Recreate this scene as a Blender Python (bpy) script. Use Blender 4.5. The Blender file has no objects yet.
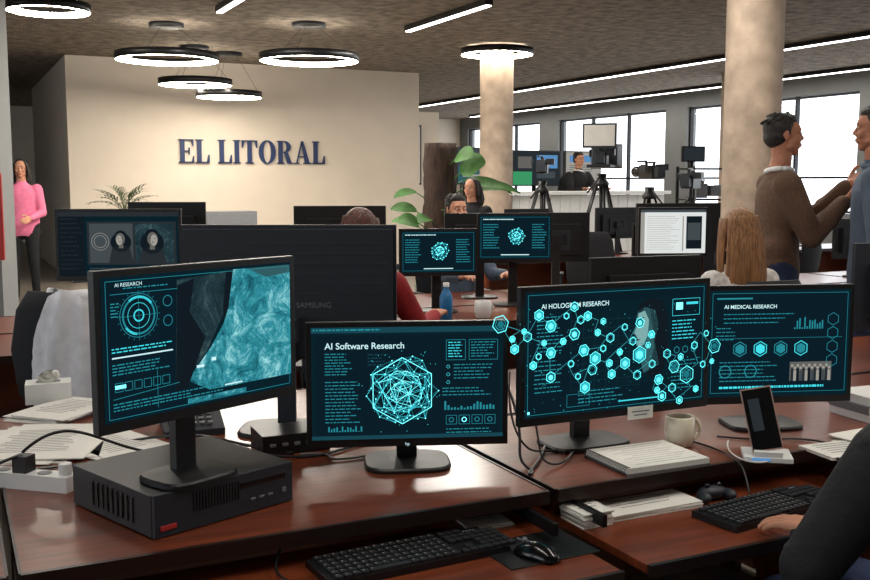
import bpy, math, random
import numpy as np
from mathutils import Vector, Matrix
random.seed(7)
V=Vector
R=math.radians
TH=R(26); CT,ST=math.cos(TH),math.sin(TH)
def B(u,w,z=0.0): return V((u*CT-w*ST,u*ST+w*CT,z))
scene=bpy.context.scene
COL=scene.collection
scene.view_settings.view_transform='Standard'

# ------------------------------------------------------------------ materials
def lin(r,g,b):
    f=lambda c:(c/12.92 if c<=.04045 else ((c+.055)/1.055)**2.4)
    return (f(r/255),f(g/255),f(b/255),1)
def pmat(name,col,rough=.5,metal=0,noise=0,nscale=20,bump=0,bscale=40,stretch=None,coat=0,spec=.5):
    m=bpy.data.materials.new(name); m.use_nodes=True
    nt=m.node_tree; b=nt.nodes['Principled BSDF']
    b.inputs['Base Color'].default_value=col
    b.inputs['Roughness'].default_value=rough
    b.inputs['Metallic'].default_value=metal
    b.inputs['Specular IOR Level'].default_value=spec
    if coat: b.inputs['Coat Weight'].default_value=coat; b.inputs['Coat Roughness'].default_value=.15
    tc=nt.nodes.new('ShaderNodeTexCoord'); mp=nt.nodes.new('ShaderNodeMapping')
    nt.links.new(tc.outputs['Object'],mp.inputs[0])
    if stretch: mp.inputs['Scale'].default_value=stretch
    if noise:
        n=nt.nodes.new('ShaderNodeTexNoise'); n.inputs['Scale'].default_value=nscale; n.inputs['Detail'].default_value=6
        nt.links.new(mp.outputs[0],n.inputs['Vector'])
        cr=nt.nodes.new('ShaderNodeValToRGB')
        cr.color_ramp.elements[0].position=.3; cr.color_ramp.elements[1].position=.7
        cr.color_ramp.elements[0].color=tuple(c*(1-noise) for c in col[:3])+(1,)
        cr.color_ramp.elements[1].color=tuple(min(1,c*(1+noise)) for c in col[:3])+(1,)
        nt.links.new(n.outputs['Fac'],cr.inputs[0]); nt.links.new(cr.outputs[0],b.inputs['Base Color'])
    if bump:
        n2=nt.nodes.new('ShaderNodeTexNoise'); n2.inputs['Scale'].default_value=bscale; n2.inputs['Detail'].default_value=6
        nt.links.new(mp.outputs[0],n2.inputs['Vector'])
        bp=nt.nodes.new('ShaderNodeBump'); bp.inputs['Strength'].default_value=bump; bp.inputs['Distance'].default_value=.02
        nt.links.new(n2.outputs['Fac'],bp.inputs['Height']); nt.links.new(bp.outputs[0],b.inputs['Normal'])
    return m
def emat(name,col,s=1.0):
    m=bpy.data.materials.new(name); m.use_nodes=True; nt=m.node_tree
    nt.nodes.remove(nt.nodes['Principled BSDF'])
    e=nt.nodes.new('ShaderNodeEmission'); e.inputs[0].default_value=col; e.inputs[1].default_value=s
    nt.links.new(e.outputs[0],nt.nodes['Material Output'].inputs[0]); return m

M={}
M['wall']=pmat('wall_paint',lin(232,220,203),.85,noise=.03,nscale=3,bump=.05,bscale=60)
M['wallg']=pmat('wall_grey_paint',lin(120,122,122),.8,noise=.05,nscale=3)
M['ceil']=pmat('ceiling_stucco',lin(126,115,102),.95,noise=.5,nscale=7,bump=1.0,bscale=24)
M['floor']=pmat('floor_tile',lin(140,132,122),.4,noise=.08,nscale=4)
M['conc']=pmat('column_concrete',lin(166,148,130),.8,noise=.22,nscale=6,bump=.25,bscale=22)
M['wood']=pmat('mahogany_veneer',lin(110,52,29),.3,noise=.36,nscale=3.2,stretch=(1.2,16,3),coat=.16)
M['wedge']=pmat('dark_edge_band',lin(34,20,17),.35,noise=.1)
M['black']=pmat('black_plastic',lin(18,19,21),.42,noise=.1,nscale=80,bump=.03,bscale=300)
M['blackg']=pmat('gloss_black_plastic',lin(12,13,15),.18)
M['dark']=pmat('charcoal_plastic',lin(32,37,45),.5,noise=.1,nscale=50)
M['grey']=pmat('grey_plastic',lin(110,112,115),.5,noise=.06)
M['metal']=pmat('brushed_metal',lin(150,150,152),.35,metal=.9,noise=.08,stretch=(1,1,20))
M['dmetal']=pmat('dark_metal',lin(30,30,32),.4,metal=.5,noise=.1)
M['white']=pmat('white_plastic',lin(225,225,222),.4,noise=.03)
M['paper']=pmat('paper',lin(226,224,216),.8,noise=.05,nscale=8,bump=.05,bscale=20)
M['ink']=pmat('ink_print',lin(95,98,105),.8,noise=.1)
M['ceramic']=pmat('ceramic_glaze',lin(222,212,190),.22,noise=.03,coat=.4)
M['key']=pmat('keycap_plastic',lin(27,28,31),.55,noise=.08)
M['keyl']=pmat('keycap_legend',lin(150,152,155),.6,noise=.05)
M['red']=pmat('red_panel',lin(170,38,36),.5,noise=.05)
M['navy']=pmat('navy_sign_letters',lin(34,54,98),.45,noise=.05)
M['skin']=pmat('skin',lin(198,142,114),.55,noise=.1,nscale=25,bump=.06,bscale=120,spec=.35)
M['skin2']=pmat('skin_tan',lin(172,116,90),.55,noise=.1,nscale=25,bump=.06,bscale=120,spec=.35)
M['lip']=pmat('lip',lin(158,92,80),.5,noise=.05)
M['eyew']=pmat('eye_white',lin(205,198,190),.3,noise=.02)
M['eyed']=pmat('eye_iris',lin(45,30,22),.2,noise=.05)
M['hdark']=pmat('hair_dark',lin(30,23,20),.55,noise=.5,nscale=14,stretch=(5,5,.8),bump=.7,bscale=34)
M['hred']=pmat('hair_auburn',lin(88,42,28),.45,noise=.5,nscale=14,stretch=(6,6,.6),bump=.7,bscale=24)
M['hblond']=pmat('hair_light_brown',lin(150,104,64),.45,noise=.6,nscale=16,stretch=(8,8,.45),bump=.9,bscale=26)
M['tred']=pmat('fabric_red',lin(146,24,30),.8,noise=.15,bump=.35,bscale=12)
M['tpink']=pmat('fabric_pink',lin(236,124,160),.8,noise=.1,bump=.3,bscale=12)
M['tsweat']=pmat('fabric_brown_knit',lin(92,68,52),.92,noise=.2,nscale=60,bump=.8,bscale=9)
M['tgrey']=pmat('fabric_slate',lin(76,88,104),.85,noise=.12,bump=.7,bscale=9)
M['tblack']=pmat('fabric_black',lin(17,18,22),.85,noise=.25,bump=.9,bscale=9)
M['twhite']=pmat('fabric_white_floral',lin(205,200,196),.85,noise=.35,nscale=30,bump=.3,bscale=12)
M['jeans']=pmat('denim',lin(38,50,80),.85,noise=.15,nscale=50,bump=.35,bscale=12)
M['shoe']=pmat('shoe_leather',lin(36,28,24),.4,noise=.1)
M['chairf']=pmat('chair_fabric_black',lin(26,28,32),.9,noise=.15,nscale=90,bump=.15,bscale=200)
M['chairb']=pmat('chair_fabric_blue',lin(34,52,88),.9,noise=.15,nscale=90,bump=.15,bscale=200)
M['cloth']=pmat('cloth_light_grey',lin(222,222,226),.85,noise=.1,bump=.7,bscale=9)
M['leaf']=pmat('leaf_green',lin(56,96,40),.55,noise=.35,nscale=14,spec=.3)
M['leafd']=pmat('leaf_dark_green',lin(66,84,48),.5,noise=.3,nscale=14)
M['bark']=pmat('bark',lin(58,42,33),.9,noise=.45,nscale=9,stretch=(3,3,.6),bump=.9,bscale=20)
M['soil']=pmat('soil',lin(50,38,30),.95,noise=.3)
M['terra']=pmat('planter_glaze',lin(60,58,56),.4,noise=.1)
M['blue']=pmat('blue_plastic',lin(40,120,180),.35,noise=.05)
M['rose']=pmat('rose_aluminium',lin(196,164,156),.3,metal=.6,noise=.04)
# emissive
M['lamp']=emat('lamp_diffuser',(1,.90,.76,1),42)
M['lampw']=emat('linear_diffuser',(1,.97,.92,1),8)
M['sbg']=emat('screen_black_teal',lin(11,33,42),1)
M['sbg2']=emat('screen_navy',lin(11,30,40),1)
M['spanel']=emat('screen_panel',lin(24,68,80),1)
M['st']=emat('screen_teal',lin(60,196,208),1.4)
M['sd']=emat('screen_teal_dim',lin(34,124,136),1.25)
M['sb']=emat('screen_cyan_bright',lin(116,244,250),2.1)
M['sw']=emat('screen_text_white',lin(190,226,230),1.25)
M['sgrey']=emat('screen_grey',lin(66,74,78),1)
M['sgrey2']=emat('screen_dark_grey',lin(40,46,50),1)
M['sdk']=emat('screen_dark_shape',lin(18,27,33),1)
M['sface']=emat('screen_face_tone',lin(128,172,172),1)
M['sfaced']=emat('screen_face_shade',lin(50,92,98),1)
M['sphoto']=emat('screen_photo_tone',lin(158,155,147),1)
M['sphotod']=emat('screen_photo_shade',lin(100,98,94),1)
M['swh']=emat('screen_document_white',lin(222,226,224),1)
M['sgreen']=emat('screen_green',lin(60,150,100),1)
M['sor']=emat('screen_orange',lin(214,120,60),1)
M['sblue']=emat('screen_blue',lin(90,140,190),1)
M['holo']=emat('hologram_cyan',lin(98,238,242),1.8)
M['holof']=emat('hologram_fill',lin(50,184,196),1.2)
M['holod']=emat('hologram_shade',lin(30,120,132),1.0)
M['holol']=emat('hologram_link',lin(60,166,178),1.0)
def swirl(name,c0,c1,c2,scale,s=1):
    m=bpy.data.materials.new(name); m.use_nodes=True; nt=m.node_tree
    nt.nodes.remove(nt.nodes['Principled BSDF'])
    e=nt.nodes.new('ShaderNodeEmission'); e.inputs[1].default_value=s; tc=nt.nodes.new('ShaderNodeTexCoord')
    n0=nt.nodes.new('ShaderNodeTexNoise'); n0.inputs['Scale'].default_value=scale; n0.inputs['Detail'].default_value=12; n0.inputs['Distortion'].default_value=1.1; n0.inputs['Roughness'].default_value=.85
    cr=nt.nodes.new('ShaderNodeValToRGB'); el=cr.color_ramp.elements
    el[0].position=.38; el[0].color=c0; el[1].position=.66; el[1].color=c2
    k=el.new(.52); k.color=c1
    nt.links.new(tc.outputs['Object'],n0.inputs['Vector']); nt.links.new(n0.outputs['Fac'],cr.inputs[0])
    nt.links.new(cr.outputs[0],e.inputs[0]); nt.links.new(e.outputs[0],nt.nodes['Material Output'].inputs[0]); return m
M['swirl']=swirl('screen_teal_terrain',lin(16,66,80),lin(48,142,156),lin(168,230,232),18,1.1)
M['swirld']=swirl('screen_dim_terrain',lin(16,34,40),lin(38,60,66),lin(84,112,116),10)
def glassmat():
    m=bpy.data.materials.new('window_glass'); m.use_nodes=True; nt=m.node_tree
    nt.nodes.remove(nt.nodes['Principled BSDF'])
    t=nt.nodes.new('ShaderNodeBsdfTransparent'); g=nt.nodes.new('ShaderNodeBsdfGlossy'); g.inputs['Roughness'].default_value=.05
    mx=nt.nodes.new('ShaderNodeMixShader'); mx.inputs[0].default_value=.05
    nt.links.new(t.outputs[0],mx.inputs[1]); nt.links.new(g.outputs[0],mx.inputs[2]); nt.links.new(mx.outputs[0],nt.nodes['Material Output'].inputs[0]); return m
M['glass']=glassmat()

# ------------------------------------------------------------------ mesh builder
def frame(axis):
    a=axis.normalized(); t=V((0,0,1)) if abs(a.z)<.9 else V((1,0,0))
    x=t.cross(a).normalized(); y=a.cross(x); return x,y
class MB:
    def __init__(s): s.v=[];s.f=[];s.m=[];s.s=[];s.mats=[]; s.T=Matrix()
    def mi(s,mat):
        mat=M[mat] if isinstance(mat,str) else mat
        if mat not in s.mats: s.mats.append(mat)
        return s.mats.index(mat)
    def add(s,vs,fs,mat,smooth=False):
        o=len(s.v); T=s.T
        s.v+= [tuple(T@V(p)) for p in vs]
        s.f+= [tuple(i+o for i in f) for f in fs]
        if isinstance(mat,list): s.m+=[s.mi(k) for k in mat]
        else: s.m+=[s.mi(mat)]*len(fs)
        s.s+=[smooth]*len(fs)
    def box(s,c,d,mat,rz=0,rx=0):
        x,y,z=[k/2 for k in d]; Rm=Matrix.Rotation(rz,3,'Z')@Matrix.Rotation(rx,3,'X')
        vs=[V(c)+Rm@V((a*x,b*y,e*z)) for a in(-1,1) for b in(-1,1) for e in(-1,1)]
        s.add(vs,[(0,1,3,2),(4,6,7,5),(0,4,5,1),(2,3,7,6),(0,2,6,4),(1,5,7,3)],mat)
    def loft(s,rings,mat,smooth=True,cap=True):
        n=len(rings[0]); vs=[p for r in rings for p in r]; fs=[]
        for i in range(len(rings)-1):
            for j in range(n):
                k=(j+1)%n; fs.append((i*n+j,i*n+k,(i+1)*n+k,(i+1)*n+j))
        if cap: fs.append(tuple(range(n-1,-1,-1))); fs.append(tuple((len(rings)-1)*n+j for j in range(n)))
        s.add(vs,fs,mat,smooth)
    def cyl(s,p,q,r1,r2=None,mat='black',n=16,smooth=True,cap=True):
        p=V(p);q=V(q); r2=r1 if r2 is None else r2
        x,y=frame(q-p); c=lambda o,r:[o+x*r*math.cos(2*math.pi*i/n)+y*r*math.sin(2*math.pi*i/n) for i in range(n)]
        s.loft([c(p,r1),c(q,r2)],mat,smooth,cap)
    def lathe(s,o,prof,mat,n=24,smooth=True,cap=False):
        o=V(o); s.loft([[o+V((r*math.cos(2*math.pi*i/n),r*math.sin(2*math.pi*i/n),z)) for i in range(n)] for r,z in prof],mat,smooth,cap)
    def tube(s,pts,r,mat,n=8):
        pts=[V(p) for p in pts]; rings=[]
        for i,p in enumerate(pts):
            a=pts[min(i+1,len(pts)-1)]-pts[max(i-1,0)]; x,y=frame(a)
            rings.append([p+x*r*math.cos(2*math.pi*k/n)+y*r*math.sin(2*math.pi*k/n) for k in range(n)])
        s.loft(rings,mat)
    def ell(s,c,r,mat,n=16,rot=None):
        vs,fs=ellip(c,r,n,rot); s.add(vs,fs,mat,True)
    def poly(s,pts,mat): s.add(pts,[tuple(range(len(pts)))],mat)
    def build(s,name,loc=(0,0,0),rz=0,parent=None,bevel=0,rot=None):
        me=bpy.data.meshes.new(name); me.from_pydata(s.v,[],s.f)
        for m in s.mats: me.materials.append(m)
        me.polygons.foreach_set('material_index',s.m); me.polygons.foreach_set('use_smooth',s.s); me.update()
        o=bpy.data.objects.new(name,me); COL.objects.link(o)
        o.location=loc; o.rotation_euler=rot if rot else (0,0,rz)
        if parent: o.parent=parent
        if bevel:
            b=o.modifiers.new('bevel','BEVEL'); b.width=bevel; b.segments=2; b.limit_method='ANGLE'; b.angle_limit=R(40)
        return o
def empty(name,loc,rz=0):
    o=bpy.data.objects.new(name,None); COL.objects.link(o); o.location=loc; o.rotation_euler=(0,0,rz); o.empty_display_size=.1; return o
def ellip(c,r,n=16,rot=None):
    c=V(c); vs=[];fs=[]; m=n//2
    for i in range(1,m):
        a=math.pi*i/m
        for j in range(n):
            b=2*math.pi*j/n; p=V((r[0]*math.sin(a)*math.cos(b),r[1]*math.sin(a)*math.sin(b),r[2]*math.cos(a)))
            vs.append(c+(rot@p if rot else p))
    top=len(vs); vs.append(c+(rot@V((0,0,r[2])) if rot else V((0,0,r[2])))); vs.append(c-(rot@V((0,0,r[2])) if rot else V((0,0,r[2]))))
    for i in range(m-2):
        for j in range(n):
            k=(j+1)%n; fs.append((i*n+j,(i+1)*n+j,(i+1)*n+k,i*n+k))
    for j in range(n):
        k=(j+1)%n; fs.append((top,j,k)); fs.append((top+1,(m-2)*n+k,(m-2)*n+j))
    return vs,fs
def capsule(p,q,r1,r2,n=12):
    p=V(p);q=V(q); a=(q-p)
    if a.length<1e-5: a=V((0,0,1e-4)); q=p+a
    a=a.normalized(); x,y=frame(a); rings=[]
    for t in (-80,-55,-28,0): rings.append((p+a*r1*math.sin(R(t)),r1*math.cos(R(t))))
    for t in (0,28,55,80): rings.append((q+a*r2*math.sin(R(t)),r2*math.cos(R(t))))
    vs=[o+x*r*math.cos(2*math.pi*i/n)+y*r*math.sin(2*math.pi*i/n) for o,r in rings for i in range(n)]
    fs=[]
    for i in range(len(rings)-1):
        for j in range(n):
            k=(j+1)%n; fs.append((i*n+j,i*n+k,(i+1)*n+k,(i+1)*n+j))
    fs.append(tuple(range(n-1,-1,-1))); fs.append(tuple((len(rings)-1)*n+j for j in range(n)))
    return vs,fs
def remesh(parts,voxel,it=3):
    vs=[];fs=[]
    for v,f in parts:
        o=len(vs); vs+=[tuple(p) for p in v]; fs+=[tuple(i+o for i in g) for g in f]
    me=bpy.data.meshes.new('tmp'); me.from_pydata(vs,[],fs); me.update()
    o=bpy.data.objects.new('tmp',me); COL.objects.link(o)
    r=o.modifiers.new('r','REMESH'); r.mode='VOXEL'; r.voxel_size=voxel
    s=o.modifiers.new('s','SMOOTH'); s.factor=.5; s.iterations=it
    dg=bpy.context.evaluated_depsgraph_get(); e=o.evaluated_get(dg); m=e.to_mesh()
    ov=[tuple(v.co) for v in m.vertices]; of=[tuple(p.vertices) for p in m.polygons]
    e.to_mesh_clear(); bpy.data.objects.remove(o); bpy.data.meshes.remove(me)
    return ov,of

# ------------------------------------------------------------------ room shell
def uwbox(name,u0,u1,w0,w1,z0,z1,mat,bevel=0):
    b=MB(); b.box(((u1-u0)/2,(w1-w0)/2,(z1-z0)/2),(u1-u0,w1-w0,z1-z0),mat)
    return b.build(name,B(u0,w0,z0),TH,bevel=bevel)
CZ=3.36
UL,UR,WB,WF=-6.0,14.0,-3.5,27.0
uwbox('floor',UL-.2,UR+.2,WB-.2,WF+.2,-.1,0,'floor')
uwbox('ceiling',UL-.2,UR+.2,WB-.2,WF+.2,CZ,CZ+.15,'ceil')
uwbox('wall_front',UL,UR,WF,WF+.15,0,CZ,'wall')
uwbox('wall_back',UL,UR,WB-.15,WB,0,CZ,'wallg')
b=MB()
b.box(((7.4+1.67)/2,15.9,CZ/2),(7.4-1.67,.2,CZ),'wall')
b.box((1.77,19,CZ/2),(.2,6.0,CZ),'wall'); b.box((7.3,19,CZ/2),(.2,6.0,CZ),'wall')
b.build('wall_sign',(0,0,0),TH)
uwbox('baseboard_sign',1.67,7.4,15.78,15.8,0,.09,'dark')
def winwall(tag,u,bays,sill,head,n0):
    b=MB(); t=.25; s=1 if u>0 else -1; uc=u+s*t/2
    b.box((uc,(WB+WF)/2,sill/2),(t,WF-WB,sill),'wallg'); b.box((uc,(WB+WF)/2,(head+CZ)/2),(t,WF-WB,CZ-head),'wallg')
    e=[WB]+[x for p in bays for x in p]+[WF]
    for i in range(0,len(e),2):
        if e[i+1]>e[i]: b.box((uc,(e[i]+e[i+1])/2,(sill+head)/2),(t,e[i+1]-e[i],head-sill),'wallg')
    b.build('wall_'+tag,(0,0,0),TH)
    for i,(a,c) in enumerate(bays):
        f=MB(); L=c-a; H=head-sill; n=3
        for k in range(n+1): f.box((0,k*L/n-(0.025 if k==n else -.025 if k==0 else 0),H/2),(.08,.05,H),'dmetal')
        for z in (.03,H*.3,H-.03): f.box((0,L/2,z),(.075,L,.04),'dmetal')
        f.box((.01,L/2,H/2),(.006,L-.05,H-.05),'glass')
        f.build('window_%d'%(n0+i),B(u+s*.1,a,sill),TH)
winwall('right',UR,[(-2.5,1.5),(2.3,6.5),(7.3,11.5),(12.3,16.7),(17.4,21.6),(22.5,26.5)],.95,3.05,1)
winwall('left',UL,[(-2.5,1.5),(2.3,6.5),(7.3,11.5)],.95,3.05,7)
def column(name,x,y,r):
    b=MB(); b.lathe((0,0,0),[(r,k*(CZ-.002)/6) for k in range(7)],'conc',48)
    b.lathe((0,0,0),[(r+.012,0),(r+.012,.09),(r,.095)],'dark',48,smooth=False)
    return b.build(name,(x,y,0))
column('concrete_column',.85,14.0,.23)
column('concrete_column',2.60,8.3,.228)
column('concrete_column',5.2,17.6,.23)
b=MB(); b.box((0,0,CZ/2-.004),(.9,.5,CZ-.01),'wallg'); b.build('grey_pier',(-4.44,9.3,0.002),TH*.3)
b=MB(); b.box((0,0,0),(.7,.03,.78),'red'); b.box((0,-.017,.1),(.5,.004,.3),'white'); b.build('red_notice_board',(-4.24,8.985,1.2),TH*.3)

def sign():
    e=empty('wall_sign_lettering',B(3.28,15.79,1.80),TH)
    H=.365; D=.035; x=0
    def ext(b,pts):
        n=len(pts); v=[(p[0],-D,p[1]) for p in pts]+[(p[0],0,p[1]) for p in pts]
        b.add(v,[tuple(range(n)),tuple(range(2*n-1,n-1,-1))]+[(i,i+n,(i+1)%n+n,(i+1)%n) for i in range(n)],'navy')
    def bx(b,x0,x1,z0,z1): ext(b,[(x0,z0),(x1,z0),(x1,z1),(x0,z1)])
    def ringseg(b,cx,cz,ox,oz,ix,iz,a0,a1,n):
        for i in range(n):
            t0=a0+(a1-a0)*i/n; t1=a0+(a1-a0)*(i+1)/n
            ext(b,[(cx+ix*math.cos(t0),cz+iz*math.sin(t0)),(cx+ox*math.cos(t0),cz+oz*math.sin(t0)),(cx+ox*math.cos(t1),cz+oz*math.sin(t1)),(cx+ix*math.cos(t1),cz+iz*math.sin(t1))])
    i=0
    for ch in 'EL LITORAL':
        if ch==' ': x+=.33; continue
        b=MB()
        if ch in 'ELIR': bx(b,.07,.27,0,1)
        if ch=='E':
            wd=.70; bx(b,0,.68,.95,1); bx(b,0,.70,0,.055); bx(b,.27,.5,.48,.53); bx(b,.46,.51,.36,.65)
            ext(b,[(.68,1),(.56,1),(.64,.72),(.68,.72)]); ext(b,[(.70,0),(.70,.3),(.66,.3),(.57,0)])
        elif ch=='L':
            wd=.64; bx(b,0,.35,.95,1); bx(b,0,.64,0,.055); ext(b,[(.64,0),(.64,.36),(.6,.36),(.5,0)])
        elif ch=='I': wd=.34; bx(b,0,.34,.95,1); bx(b,0,.34,0,.05)
        elif ch=='T':
            wd=.74; bx(b,.27,.47,0,1); bx(b,0,.74,.95,1); bx(b,.18,.56,0,.05)
            ext(b,[(0,1),(0,.68),(.04,.68),(.14,1)]); ext(b,[(.74,1),(.60,1),(.70,.68),(.74,.68)])
        elif ch=='O': wd=.82; ringseg(b,.41,.5,.41,.52,.19,.47,0,2*math.pi,28)
        elif ch=='R':
            wd=.78; bx(b,0,.36,.95,1) ; bx(b,0,.34,0,.05); bx(b,.2,.38,.48,.53)
            ringseg(b,.36,.74,.32,.26,.12,.21,-math.pi/2,math.pi/2,14); ext(b,[(.34,.5),(.52,.5),(.72,0),(.50,0)]); bx(b,.6,.8,0,.05)
        elif ch=='A':
            wd=.84; ext(b,[(.09,0),(.14,0),(.42,1),(.37,1)]); ext(b,[(.36,1),(.45,1),(.77,0),(.54,0)]); bx(b,.2,.62,.3,.34); bx(b,0,.24,0,.05); bx(b,.46,.86,0,.05)
        o=b.build('letter_%d'%i,(x*H*.925,0,0),0,e); o.scale=(H*.925,1,H); x+=wd+.075; i+=1
sign()

# ------------------------------------------------------------------ lamps
def ring_lamp(x,y,z,Rr,h=.085,wires=True):
    b=MB(); th=.085
    b.lathe((0,0,0),[(Rr-.012,0),(Rr,0.0),(Rr,h),(Rr-th,h),(Rr-th,h*.55)],'dmetal',56)
    b.lathe((0,0,0),[(Rr-th,h*.55),(Rr-th,0.004),(Rr-.012,0)],'lamp',56,smooth=False)
    if wires:
        for k in range(3):
            a=2*math.pi*k/3+.4; b.cyl(((Rr-.04)*math.cos(a),(Rr-.04)*math.sin(a),h),(.12*math.cos(a),.12*math.sin(a),CZ-z-.04),.0022,mat='dmetal',n=6)
        b.lathe((0,0,CZ-z-.05),[(0.001,0),(.2,0),(.2,.05)],'dmetal',28)
    return b.build('ring_pendant_lamp' if wires else 'ring_ceiling_lamp',(x,y,z))
ring_lamp(-3.15,12.0,2.93,.60); ring_lamp(-1.48,12.0,2.92,.585)
ring_lamp(-3.30,14.0,2.83,.50); ring_lamp(-2.98,14.7,2.72,.47)
ring_lamp(-4.0,10.6,CZ-.10,.42,wires=False)
ring_lamp(.85,14.0,CZ-.12,.50,wires=False)
def linear_lamp(u,w0,w1,power,z=CZ-.07):
    L=w1-w0; b=MB(); b.box((0,0,.035),(.09,L,.06),'dmetal'); b.box((0,0,.0),(.06,L-.02,.012),'lampw')
    o=b.build('linear_ceiling_lamp',B(u,(w0+w1)/2,z),TH)
    if power:
        l=bpy.data.lights.new('tube_light','AREA'); l.shape='RECTANGLE'; l.size=.06; l.size_y=L-.05; l.energy=power; l.color=(1,.93,.84)
        q=bpy.data.objects.new('tube_light',l); COL.objects.link(q); q.parent=o; q.location=(0,0,-.012)
linear_lamp(10.35,4,12,80); linear_lamp(10.35,12.05,24,140)
linear_lamp(13.3,6,14,60); linear_lamp(13.3,14.05,25,80)
linear_lamp(5.05,9.1,11.1,130); linear_lamp(2.7,8.7,10.75,140)
linear_lamp(2.7,4.5,6.5,38); linear_lamp(5.05,4.5,6.5,50); linear_lamp(.3,4.5,6.5,28)  # out-of-view lamps, added to light the desk rows
linear_lamp(2.7,.2,2.6,34); linear_lamp(.3,.2,2.6,24); linear_lamp(5.05,.2,2.2,36)  # also unseen, added overhead to brighten the foreground desks

# ------------------------------------------------------------------ desks
DZ=.75; TZ=.67
def desk(u0,u1,w0,w1,tray=0,z=DZ):
    L=u1-u0; D=w1-w0; b=MB()
    b.box((L/2,D/2,z-.0125),(L,D,.025),'wood')
    b.box((L/2,-.006,z-.0135),(L+.004,.012,.033),'wedge'); b.box((L/2,D+.002,z-.0135),(L,.005,.031),'wedge')
    b.box((-.003,D/2,z-.0135),(.006,D,.031),'wedge'); b.box((L+.003,D/2,z-.0135),(.006,D,.031),'wedge')
    for x in (.03,L-.03): b.box((x,D/2,(z-.025)/2),(.03,D-.08,z-.025),'wood')
    b.box((L/2,D-.06,z/2+.05),(L-.08,.02,z-.2),'wood')
    if tray:
        b.box((L/2,-.125,TZ-.01),(L-.04,.43,.02),'wood'); b.box((L/2,-.345,TZ-.012),(L-.04,.012,.028),'wedge')
        for x in (.055,L-.055): b.box((x,.02,TZ+.03),(.012,.3,.03),'dmetal')
    b.build('office_desk',B(u0,w0),TH)
desk(.10,1.315,2.06,2.80,1); desk(1.345,2.75,2.06,2.80,1); desk(2.78,4.2,2.06,2.80,1); desk(-1.3,.07,2.06,2.80)
desk(-1.3,.07,2.83,3.5); desk(.10,1.315,2.83,3.5); desk(1.345,2.75,2.83,3.5); desk(2.78,4.2,2.83,3.5); desk(4.23,5.6,2.83,3.5)
for u in (-1.9,-.5,.9,2.3,3.7,5.1,6.5):
    desk(u,u+1.37,4.75,5.44); desk(u,u+1.37,5.47,6.16)
for u in (4.6,6.0,7.4,8.8):
    desk(u,u+1.37,8.3,9.0)

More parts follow.
